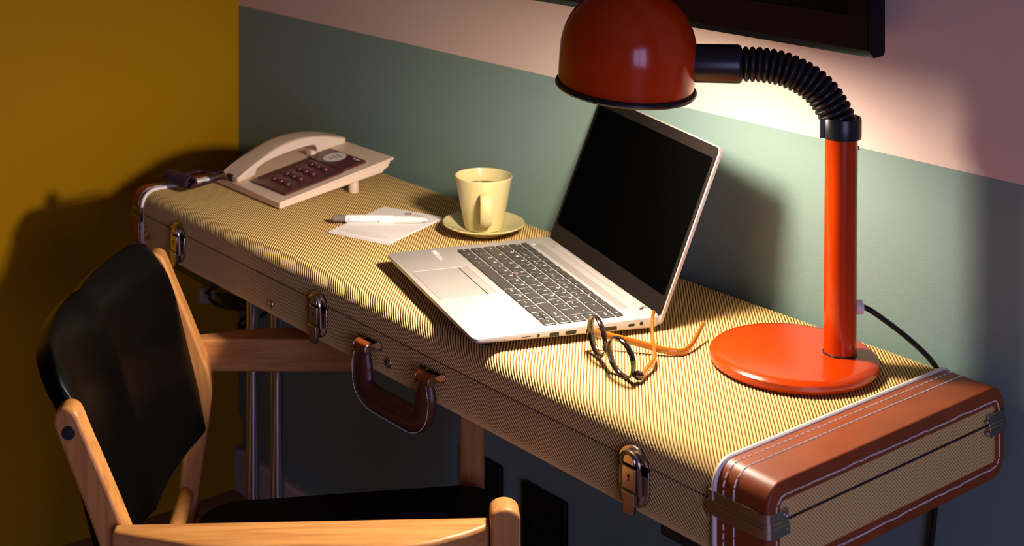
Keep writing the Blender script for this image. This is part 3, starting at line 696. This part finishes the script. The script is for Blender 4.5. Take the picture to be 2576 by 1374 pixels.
# handset: arched body lying along the left side
WR, WL = .1285, .1760
top_c = crsp([(-.0045, .0205, 0), (.012, .0310, 0), (.036, .0438, 0), (.0755, .0605, 0), (.1158, .0675, 0), (.157, .0660, 0), (.190, .0598, 0), (.2075, .0553, 0)], 6)
bot_c = crsp([(-.0040, .0125, 0), (.0145, .0155, 0), (.0260, .0200, 0), (.0300, .0300, 0), (.0490, .0395, 0), (.0821, .0480, 0), (.1158, .0530, 0), (.1400, .0545, 0), (.1470, .0500, 0), (.1505, .0390, 0), (.1600, .0405, 0), (.2065, .0480, 0)], 6)
hpoly = [(p.x, p.y) for p in top_c] + [(p.x, p.y) for p in reversed(bot_c)]
mb = MB(); cpx = .10; cpz = .045
def hin(k, d):                                    # profile pulled in for rounded flanks
    return [(x + (.1 - x) * d * .25, z - (z - .045) * d) for x, z in hpoly]
rings = []
for w, d in ((WR, .10), (WR + .0015, .045), (WR + .004, .012), (WR + .008, 0), (WL - .012, 0), (WL - .006, .02), (WL - .002, .07), (WL, .14)):
    rings.append([ph(w, x, z) for x, z in hin(0, d)])
mb.rings(rings); hs = obj('handset', mb, 'phone', phone, angle=50)
mb = MB(); mb.prism(rrect(.016, .012, .001, 2), lambda a, c, d: ph(.152 + a, -.0045 + d, .0165 + c), -.0012, .006); obj('jack', mb, 'port', hs)
mb = MB(); mb.prism([(-.002, 0), (.010, .003), (.010, .010), (-.002, .012)], lambda p, z, w: ph(w, .133 + p, ptop(.133) + z), .121, .137); obj('cradle', mb, 'phone', phone, bevel=.002, bseg=3)
# coiled cord of the handset
j0 = ph(.152, -.0052, .0160)
coil_a = pix(482, 461, 2, T + .0168); coil_b = pix(424, 442, 2, T + .0168)
mb = MB(); mb.tube(crsp([j0, j0 + V((-.012, -.012, -.001)), pix(530, 458, 2, T + .010), coil_a + V((.010, -.006, -.004)), coil_a + V((.0, .009, 0))], 8), .0021, n=8)
ax = (coil_b - coil_a); cl_ = ax.length; ax.normalize(); sx_ = V((0, 0, 1)); sy_ = ax.cross(sx_).normalized(); sx_ = sy_.cross(ax)
hel = []
TURN = 15
for i in range(TURN * 14 + 1):
    a = 2 * PI * i / 14; hel.append(coil_a + ax * (cl_ * i / (TURN * 14)) + sx_ * (.0088 * math.cos(a)) + sy_ * (.0088 * math.sin(a)))
mb.tube(hel, .0022, n=7)
c2 = pix(540, 439, 2, T + .011)                   # the cord comes back along the leather end to the set
mb.tube(crsp([coil_b + V((-.004, .008, -.004)), coil_b + V((.0, .03, -.003)), c2 + V((-.03, -.01, .001)), c2 + V((0, 0, .002)), ph(.197, .05, .006), ph(.1905, .09, .0200)], 8), .0022, n=7)
hel2 = []
d2 = V((.010, -.03, 0)).normalized()
obj('handset_cord', mb, 'phone_cord', phone)

# ------------------------------------------------------------------ cup and saucer
CC = V((.8770, -.1095, T))
mb = MB()
mb.lathe([(.0001, .0025), (.022, .0025), (.024, .0008), (.031, .0008), (.0335, .0030), (.040, .0058), (.050, .0105), (.0570, .0138), (.0592, .0149), (.0596, .0160), (.0586, .0168),
          (.055, .0160), (.046, .0124), (.0365, .0088), (.032, .0076), (.0285, .0072), (.0001, .0072)], Matrix.Translation(CC), 72)
tag(obj('saucer', mb, 'china'), 'cream saucer under the coffee cup', 'saucer')
cup = thing('coffee_cup', 'cream tapered coffee cup with handle, standing on the saucer', 'cup', CC + V((0, 0, .0074)))
CZ = .0074
mb = MB()
op = [(.0001, 0), (.0255, 0), (.0272, .0010), (.0278, .003), (.0300, .012), (.0345, .036), (.0385, .058), (.0410, .0715), (.0417, .0745), (.0418, .0757), (.0410, .0765), (.0398, .0760), (.0390, .0735), (.0372, .060), (.0325, .036), (.0280, .012), (.0255, .0055), (.0001, .005)]
mb.lathe(op, Matrix.Translation(CC + V((0, 0, CZ))), 72); obj('bowl', mb, 'china', cup)
mb = MB(); mb.lathe([(.0368, .0585), (.0001, .0585)], Matrix.Translation(CC + V((0, 0, CZ))), 48); obj('coffee', mb, 'coffee', cup)
hdir = (V((CAM.x, CAM.y, 0)) - V((CC.x, CC.y, 0))).normalized(); hdir = Matrix.Rotation(math.radians(4), 3, 'Z') @ hdir
hp2 = crsp([CC + hdir * r + V((0, 0, CZ + z)) for r, z in ((.0372, .0565), (.044, .0580), (.0515, .0545), (.0540, .046), (.0525, .034), (.0470, .0215), (.0395, .0155), (.0310, .0165))], 8)
mb = MB(); mb.tube(hp2, .0034, n=14, flat=2.5, up=None)
obj('handle', mb, 'china', cup)

# ------------------------------------------------------------------ notepad and pen
q = [pix(u, v, 2, T + .0022) for u, v in ((819, 583), (971, 518.5), (1118, 547), (981, 611.5))]
NA = ((q[3] - q[0]).normalized() + (q[2] - q[1]).normalized()).normalized(); NB = UP.cross(NA)
NC = sum(q, V((0, 0, 0))) / 4; NC.z = T
note = thing('notepad', 'small white notepad sheets with a printed dark red emblem, beside the saucer', 'notepad', NC)
def nf(a, c, z): return NC + NA * a + NB * c + UP * z
for i in range(4):
    mb = MB(); s = .0005 * i; k = Matrix.Rotation(math.radians((-1.2, .8, -.5, 0)[i]), 3, 'Z')
    corners = [k @ V((x, y, 0)) for x, y in ((-.0525, -.0742), (.0525, -.0742), (.0525, .0742), (-.0525, .0742))]
    pts = [(c.x + (.0005 - .0006 * i if i < 3 else 0), c.y - (.0009 * (3 - i))) for c in corners]
    mb.prism(pts, nf, .0002 + .0006 * i, .0006 + .0006 * i)
    sh = obj('sheet', mb, 'paper', note, smooth=False)
pr_ = MB(); tz = .00250
ring = [(.0008 + .0056 * math.cos(2 * PI * i / 24), .0600 + .0056 * math.sin(2 * PI * i / 24)) for i in range(24)]
nn = len(ring)
pr_.add([nf(a - .001, c, tz) for a, c in ring] + [nf((a - .0008) * .62 + .0008 - .001, (c - .060) * .62 + .060, tz) for a, c in ring], [(i, (i + 1) % nn, nn + (i + 1) % nn, nn + i) for i in range(nn)], 0)
pr_.add([nf(-.0046, .0590, tz), nf(.0044, .0600, tz), nf(.0042, .0618, tz), nf(-.0046, .0608, tz)], [(0, 1, 2, 3)], 1)
dashes(pr_, [(.0095, .0150, .0625), (.0160, .0250, .0625), (.0095, .0140, .0595), (.0150, .0205, .0595), (.0215, .0270, .0595), (.0095, .0160, .0568), (.0170, .0260, .0568)], nf, tz, .0009, 1)
for yy, spans in ((-.0520, ((-.036, -.016), (-.014, .002), (.004, .012), (.014, .030))), (-.0565, ((-.047, -.030), (-.028, -.012), (-.010, .010), (.013, .024), (.026, .042))), (-.0605, ((-.044, -.020), (-.016, .006), (.008, .036))), (-.0645, ((-.030, -.012), (-.010, .022)))):
    dashes(pr_, [(a, c, yy) for a, c in spans], nf, tz, .0006, 2)
dashes(pr_, [(.0405, .0435, -.0660)], nf, tz, .0014, 3)
obj('printing', pr_, ['ink_red', 'ink_pale', 'ink_pale', 'ink'], note, smooth=False)
pa, pb = pix(836, 549.5, 2, T + .0082), pix(1077, 553.5, 2, T + .0078)
pd_ = (pb - pa); PL = pd_.length; pd_.normalize()
pen = thing('ballpoint_pen', 'white ballpoint pen with clear front barrel, lying across the notepad', 'pen', pa.lerp(pb, .5) - UP * .0072)
def pp(t, h=0.0): return pa + pd_ * (PL * t) + UP * h
def seg(ts, rs, m, nm): 
    mb = MB(); mb.tube([pp(t) for t in ts], rs, n=24); return obj(nm, mb, m, pen)
seg([0, .012, .035, .05], [.0034, .0046, .0049, .0046], 'pen_grey', 'push_button'); seg([.05, .10, .145], [.0047, .0049, .0050], 'pen_grey', 'grip')
barrel = seg([.14, .15, .45, .62, .64], [.0052, .0059, .0062, .0062, .0059], 'pen_white', 'barrel')
seg([.635, .642, .66, .85, .93, .985], [.0048, .0056, .0056, .0050, .0040, .0020], 'pen_clear', 'front_barrel'); seg([.64, .90, .985, 1.0], [.0018, .0018, .0010, .0004], 'steel', 'refill')
side = pd_.cross(UP).normalized()
if side.dot(CAM - pa) < 0: side = -side
mb = MB(); mb.box(pp(.36, .0005) + side * .0072, (PL * .36, .0014, .0040), Matrix.Rotation(math.atan2(pd_.y, pd_.x), 3, 'Z')); mb.box(pp(.2, .0005) + side * .0062, (.006, .003, .0040), Matrix.Rotation(math.atan2(pd_.y, pd_.x), 3, 'Z'))
clip = obj('clip', mb, 'pen_white', pen, bevel=.0005)
mb = MB(); mb.sphere(pp(.49, -.0006) + side * .0078, .0014, 10); obj('emblem', mb, 'ink_pale', clip)

# ------------------------------------------------------------------ spectacles
gl_root = pix(1562, 955, 2, T)
specs = thing('glasses', 'round dark tortoiseshell glasses with amber temples, upside down beside the laptop', 'glasses', gl_root)
def ray_at(u, v, Z):
    return CAM + (FWD + RT * ((u - PX) / FPX) - UP * ((v - PY) / FPX)) * Z
def rim_ring(c, hx, w, h, tilt, n=40):
    hx = V(hx).normalized(); vz = UP * math.cos(tilt) + UP.cross(hx) * math.sin(tilt)
    out = []
    for i in range(n):
        a = 2 * PI * i / n; ca, sa = math.cos(a), math.sin(a)
        out.append(c + hx * (w / 2 * ca) + vz * (h / 2 * sa * (1 + .05 * ca * 0)))
    return out, hx, vz
ZR = (gl_root - CAM).dot(FWD)
cR = ray_at(1563, 900, ZR + .004); cR.z = T + .0225
hR = RT * .52 - FWD * .854; ringR, hxR, vzR = rim_ring(cR, hR, .041, .0425, math.radians(-8))
cL = ray_at(1503.5, 846, ZR + .0585); 
hL = RT * .28 - FWD * .96; ringL, hxL, vzL = rim_ring(cL, hL, .041, .0425, math.radians(-4))
frame = MB()
for rg, hx, vz in ((ringR, hxR, vzR), (ringL, hxL, vzL)):
    nrm = hx.cross(vz); frame.tube(rg, .0019, n=12, flat=1.9, closed=True, up=None)
e1 = cL + hxL * .0198 - vzL * .005; e2 = cR - hxR * .0198 - vzR * .002
frame.tube(crsp([e1, e1.lerp(e2, .35) - UP * .0025 , e1.lerp(e2, .65) - UP * .0025, e2], 5), .0029, n=10, flat=1.3)
epR = cR + hxR * .0195 - vzR * .0125; hgR = pix(1611, 946, 2, T + .0062)
frame.tube([epR, epR.lerp(hgR, .5), hgR], [.0030, .0052, .0048], n=12)
epL = cL - hxL * .0195 - vzL * .004; hgL = epL - hxL * .006 + UP * .001
frame.tube([epL, epL.lerp(hgL, .5), hgL], [.0025, .0042, .0036], n=10)
fr_o = obj('frame', frame, 'tortoise', specs)
for rg, hx, vz, c in ((ringR, hxR, vzR, cR), (ringL, hxL, vzL, cL)):
    nrm = hx.cross(vz); mb = MB()
    ks = (.02, .4, .7, .985)
    mb.rings([[c + (p - c) * k + nrm * (sd * .0008 + .0022 * (1 - k * k)) for p in rg] for sd, k in [(-1, k) for k in ks] + [(1, k) for k in reversed(ks)]])
    obj('lens', mb, 'lens', specs)
for c, hx, sg in ((cL, hxL, 1), (cR, hxR, -1)):
    mb = MB(); base_ = c + hx * (sg * .0165) - UP * .010; nrm = V((hx.y, -hx.x, 0))
    mb.tube(crsp([base_, base_ + hx * (sg * .003) - nrm * .004, base_ + hx * (sg * .0045) - nrm * .006 + UP * .004], 4), [.0012] * 8 + [.0012], n=6); obj('nose_pad', mb, 'steel', fr_o)
t1 = crsp([hgL, pix(1530, 845, 2, T + .0165), pix(1600, 862, 2, T + .0115), pix(1665, 880, 2, T + .0065), pix(1712, 886, 2, T + .0042), pix(1735, 873, 2, T + .0062), pix(1752, 848, 2, T + .0115), pix(1769, 815, 2, T + .0195)], 6)
n1 = len(t1); mb = MB(); mb.tube(t1, [.0042 if i < n1 * .6 else .0040 - .0006 * (i - n1 * .6) / (n1 * .4) for i in range(n1)], n=12, flat=.55); obj('temple', mb, 'amber', specs)
t2 = crsp([hgR + V((.0012, .001, 0)), pix(1628, 928, 2, T + .0075), pix(1646, 902, 2, T + .0105), pix(1645, 872, 2, T + .0135), pix(1641, 835, 2, T + .0200), pix(1641, 805, 2, T + .0285), pix(1645, 782, 2, T + .0375)], 6)
n2 = len(t2); mb = MB(); mb.tube(t2, [.0042 if i < n2 * .4 else .0034 for i in range(n2)], n=12, flat=.6); tp2 = obj('temple', mb, 'amber', specs)
mb = MB(); mb.sphere(hgR + V((.001, .001, .003)), .0017, 8); mb.sphere(hgR + V((.0015, .002, -.002)), .0015, 8); mb.sphere(hgL, .0016, 8); obj('hinge', mb, 'steel', fr_o)

# ------------------------------------------------------------------ armchair
chair = thing('armchair', 'oak armchair with black moulded backrest and seat, drawn up to the desk', 'chair', P(-.09, 1.81, 0))
def cprism(mb, poly, z0, z1): mb.prism(poly, lambda X, z, Z: P(X, Z, z), z0, z1)
def ribbon(cl, wd):
    L_, R_ = [], []
    for k, (x, z) in enumerate(cl):
        a = cl[max(k - 1, 0)]; c = cl[min(k + 1, len(cl) - 1)]; t = V((c[0] - a[0], c[1] - a[1])).normalized()
        w = wd[k] / 2; L_.append((x - t.y * w, z + t.x * w)); R_.append((x + t.y * w, z - t.x * w))
    return L_ + R_[::-1]
def round_end(cl, wd):                            # rounded upper end for a leg
    x, z = cl[0]; a = V((cl[0][0] - cl[1][0], cl[0][1] - cl[1][1])).normalized(); out = []
    return out
def smooth2(pts, n=6): return [(p.x, p.y) for p in crsp([(a, c, 0) for a, c in pts], n)]
near = smooth2([(-.3570, .7075), (-.3500, .6900), (-.3125, .5970), (-.2960, .545), (-.2960, .500), (-.3030, .437), (-.320, .30), (-.360, .0)])
far = smooth2([(-.3460, .7170), (-.3350, .690), (-.3020, .605), (-.2850, .553), (-.2860, .510), (-.2950, .437), (-.313, .30), (-.355, .0)])
def legw(n): return [.0275 + .006 * math.sin(PI * min(1, max(0, (i / n - .15) / .6))) for i in range(n)]
for cl, za, zb_ in ((near, 1.5495, 1.5805), (far, 2.0355, 2.0665)):
    n = len(cl); w = legw(n); po = ribbon(cl, w)
    x, z = cl[0]; tx, tz_ = cl[0][0] - cl[1][0], cl[0][1] - cl[1][1]; d = math.hypot(tx, tz_); tx /= d; tz_ /= d
    cap = []
    for i in range(1, 8):
        a = PI * i / 8; r = w[0] / 2
        cap.append((x + r * (math.cos(a) * (-tz_) * -1 * -1 if False else math.cos(a) * tz_ * 1) + r * math.sin(a) * tx, z + r * math.cos(a) * (-tx) + r * math.sin(a) * tz_))
    # order the cap so that it joins the two sides
    if math.hypot(cap[0][0] - po[-1][0], cap[0][1] - po[-1][1]) > math.hypot(cap[-1][0] - po[-1][0], cap[-1][1] - po[-1][1]): cap = cap[::-1]
    mb = MB(); cprism(mb, po + cap, za, zb_); lg = obj('leg', mb, 'oak', chair, bevel=.004, bseg=3)
mb = MB(); bc = pix(172, 1090, 1, 0) ; b0 = CAM + (FWD + RT * ((172 - PX) / FPX) - UP * ((1090 - PY) / FPX)) * 1.5492
mb.tube([b0 - FWD * .0012, b0 - FWD * .0014, b0 + FWD * .001], [.0050, .0070, .0074], n=24); mb.tube([b0 - FWD * .0016, b0 - FWD * .0006], [.0034, .0050], n=6)
obj('bolt', mb, 'dark_metal', chair)
for (x0, x1, za, zb_) in ((.0885, .1195, 1.5250, 1.5560), (.0770, .1110, 2.0580, 2.0900)):
    xm = (x0 + x1) / 2; ht = .6275; mb = MB(); w2 = (x1 - x0) / 2
    po = [(x0 + .012, 0), (x1 - .006, 0)] + [(x1, .40)] + [(xm + w2 * math.cos(PI * i / 10) ** 1 , ht - .011 + .011 * math.sin(PI * i / 10)) for i in range(11)] + [(x0, .40)]
    cprism(mb, po, za, zb_); obj('leg', mb, 'oak', chair, bevel=.004, bseg=3)
for (zin, zout, zmid) in ((1.5485, 1.5310, 1.4960), (2.0635, 2.0820, 2.1150)):
    inner_ = [(-.305, zin), (.0880, zin + (.006 if zin < 1.8 else -.001))]
    outer_ = [(.0880, zout + (.006 if zin < 1.8 else 0)), (.055, zout * .55 + zmid * .45), (.0, zmid), (-.10, zmid + (zout - zmid) * .05), (-.20, zmid + (zout - zmid) * .12), (-.255, zout * .55 + zmid * .45), (-.305, zout)]
    pl = inner_ + smooth2(outer_, 6)
    mb = MB(); zt, zl = (.6015, .5560)
    mb.rings([[P(X, Z, zl) for X, Z in pl], [P(X, Z, zt + .012 * (X + .3) * (1 if zin < 1.8 else .2)) for X, Z in pl]]); obj('armrest', mb, 'oak_arm', chair, bevel=.004, bseg=3)
# moulded back shell
SN, TN = 28, 24
def lerp_tab(tab, z):
    for (z0, x0), (z1, x1) in zip(tab, tab[1:]):
        if z <= z1 or (z1, x1) == tab[-1]: return x0 + (x1 - x0) * (z - z0) / (z1 - z0)
def shell_pt(s, t, back=0.0):
    Z = 1.8075 + s * .2265; sh = 1 - s * s
    e = max(0.0, (abs(s) - .76) / .24); drop = .030 * (1 - math.sqrt(max(0, 1 - e * e)))
    zt = .761 - drop; zb = .488
    z = zb + (zt - zb) * t
    xe = lerp_tab([(.488, -.268), (.55, -.2800), (.60, -.2925), (.675, -.3105), (.745, -.3360)], z)
    X = xe - (.036 + .011 * t) * sh ** .9 - (.024 if s < 0 else 0) * abs(s) ** .5
    # the upper and outer margins curl backwards
    curl = max(0, (t - .86) / .14) ** 2 * .010 + max(0, (abs(s) - .88) / .12) ** 2 * .005
    return P(X - curl - back, Z, z)
mb = MB(); vs = [shell_pt(-1 + 2 * i / SN, j / TN) for j in range(TN + 1) for i in range(SN + 1)]
mb.add(vs, [(j * (SN + 1) + i, j * (SN + 1) + i + 1, (j + 1) * (SN + 1) + i + 1, (j + 1) * (SN + 1) + i) for j in range(TN) for i in range(SN)])
bk = obj('backrest', mb, 'shell', chair, angle=60)
so = bk.modifiers.new('thickness', 'SOLIDIFY'); so.thickness = .022; so.offset = -1 if (bk.data.polygons[0].normal.dot(RT) > 0) else 1
bv = bk.modifiers.new('bevel', 'BEVEL'); bv.width = .009; bv.segments = 4; bv.limit_method = 'ANGLE'; bv.angle_limit = math.radians(50)
# seat
mb = MB(); rg = []
pl = rrect(.405, .440, .05, 8)
for k, (ins, zz) in enumerate(((.02, -.030), (.003, -.024), (0, -.014), (.003, -.005), (.012, 0), (.06, -.002))):
    rr_ = []
    for a, c in pl:
        X = -.076 + a * (1 - 2 * ins / .405); Z = 1.808 + c * (1 - 2 * ins / .44); u = (X + .28) / .41
        rr_.append(P(X, Z, .3955 + .029 * u + zz))
    rg.append(rr_)
mb.rings(rg); obj('seat', mb, 'seat', chair)
for za, zb_ in ((1.5565, 1.5795), (2.0365, 2.0575)):
    mb = MB(); mb.prism([(-.29, .325), (.085, .345), (.085, .385), (-.29, .365)], lambda X, z, Z: P(X, Z, z), za, zb_); obj('side_rail', mb, 'oak_arm', chair, bevel=.003)
mb = MB(); mb.cyl(P(-.302, 1.582, .398), P(-.302, 2.034, .398), .0110, 20); obj('stretcher', mb, 'oak', chair)

# ------------------------------------------------------------------ television on the wall
TX0, TX1, TZ0, TZ1, TY = .70, 1.4876, 1.0655, 1.52, -.050
tv = thing('television', 'black flat television hung on the blush wall above the desk', 'television', ((TX0 + TX1) / 2, 0, TZ0))
mb = MB(); pr = [(TY, TZ0 + .0085), (TY, TZ1), (-.019, TZ1), (-.019, TZ0 + .004), (-.0225, TZ0), (TY + .0095, TZ0 - .0010)]
mb.prism(pr, lambda y, z, x: V((x, y, z)), TX0, TX1); cs = obj('casing', mb, ['tv_side', 'tv_gloss'], tv, smooth=False)
for p_ in cs.data.polygons:
    if p_.normal.z < -.3 and p_.normal.y < -.3: p_.material_index = 1
fm = MB(); bx, bzb = .0262, .0380; yf = TY - .0008
for a, c, d, e in ((TX0 + .001, TZ0 + .0088, TX1 - .0012, TZ0 + .0088 + bzb), (TX0 + .001, TZ1 - bx, TX1 - .0012, TZ1), (TX0 + .001, TZ0 + .0088 + bzb, TX0 + bx, TZ1 - bx), (TX1 - bx, TZ0 + .0088 + bzb, TX1 - .0012, TZ1 - bx)):
    fm.box(((a + d) / 2, yf, (c + e) / 2), (d - a, .002, e - c))
obj('frame', fm, 'tv', tv, smooth=False)
mb = MB(); mb.box(((TX0 + TX1) / 2, yf + .0006, (TZ0 + .0088 + bzb + TZ1 - bx) / 2), (TX1 - TX0 - 2 * bx, .001, TZ1 - TZ0 - bx - bzb - .0088)); obj('screen', mb, 'tv_screen', tv, smooth=False)
mb = MB(); mb.box((1.10, -.0095, 1.30), (.22, .018, .20)); obj('wall_mount', mb, 'dark_metal', tv, smooth=False)

# ------------------------------------------------------------------ things on the walls below the desk
def socket(x0, x1, z0, z1, label):
    t = thing('wall_socket', label, 'wall socket', ((x0 + x1) / 2, 0, z0), 'black wall sockets under the desk')
    mb = MB(); mb.prism(rrect(x1 - x0, z1 - z0, .004, 3), lambda a, c, d: V(((x0 + x1) / 2 + a, -d, (z0 + z1) / 2 + c)), .0002, .009); fp = obj('faceplate', mb, 'socket', t, bevel=.0015)
    for k in range(2):
        zc_ = z1 - .047 - k * .071
        mb = MB(); mb.lathe([(.0215, .0105), (.0200, .0112), (.0195, .0095), (.0001, .0093)], Matrix.Translation(((x0 + x1) / 2, 0, zc_)) @ Matrix.Rotation(PI / 2, 4, 'X'), 32); so_ = obj('outlet', mb, 'socket', t)
        mb = MB()
        for sx in (-1, 1): mb.cyl(((x0 + x1) / 2 + sx * .0095, -.0092, zc_), ((x0 + x1) / 2 + sx * .0095, -.0096, zc_), .0025, 10)
        obj('pin_hole', mb, 'port', so_)
socket(.847, .9395, .160, .332, 'black double wall socket plate low on the green wall, nearer the camera')
socket(.7025, .7950, .160, .332, 'black double wall socket plate half hidden behind the chair seat and leg')
plug_c = pix(514, 741, 0, 0.0)
mb = MB(); mb.prism(rrect(.030, .030, .006, 4), lambda a, c, d: V((d, plug_c.y + a, plug_c.z + c)), .0003, .012)
tag(obj('wall_plate', mb, 'plug', bevel=.002), 'small ivory wall plate on the mustard wall by the corner', 'wall plate')
cab = MB(); rnd = random.Random(3)
def cpt(u, v, y): return pix(u, v, 1, y)
cab.tube(crsp([V((.40, -.08, .628)), cpt(540, 722, -.10), cpt(527, 738, -.10), cpt(535, 760, -.10), cpt(575, 775, -.10), cpt(622, 772, -.12), cpt(650, 800, -.12), V((.50, -.10, .615))], 8), .0035, n=8)
for k in range(5):
    cab.tube(crsp([cpt(545 + 4 * k, 745 + rnd.uniform(-8, 6), -.11), cpt(570, 741 + 5 * k + rnd.uniform(-3, 3), -.10), cpt(600, 752 + 5 * k, -.10), cpt(632, 768 + 5 * k, -.12), cpt(600, 778 - 4 * k, -.13), cpt(560, 764 - 5 * k, -.12)], 6), .0034, n=7)
cab.tube(crsp([cpt(628, 790, -.10), cpt(608, 805, -.10), cpt(601, 820, -.10), cpt(612, 822, -.10), cpt(636, 800, -.10)], 6), .0032, n=7)
tag(obj('cable_bundle', cab, 'black_rubber'), 'tangle of black cables hanging under the far end of the desk', 'cable')
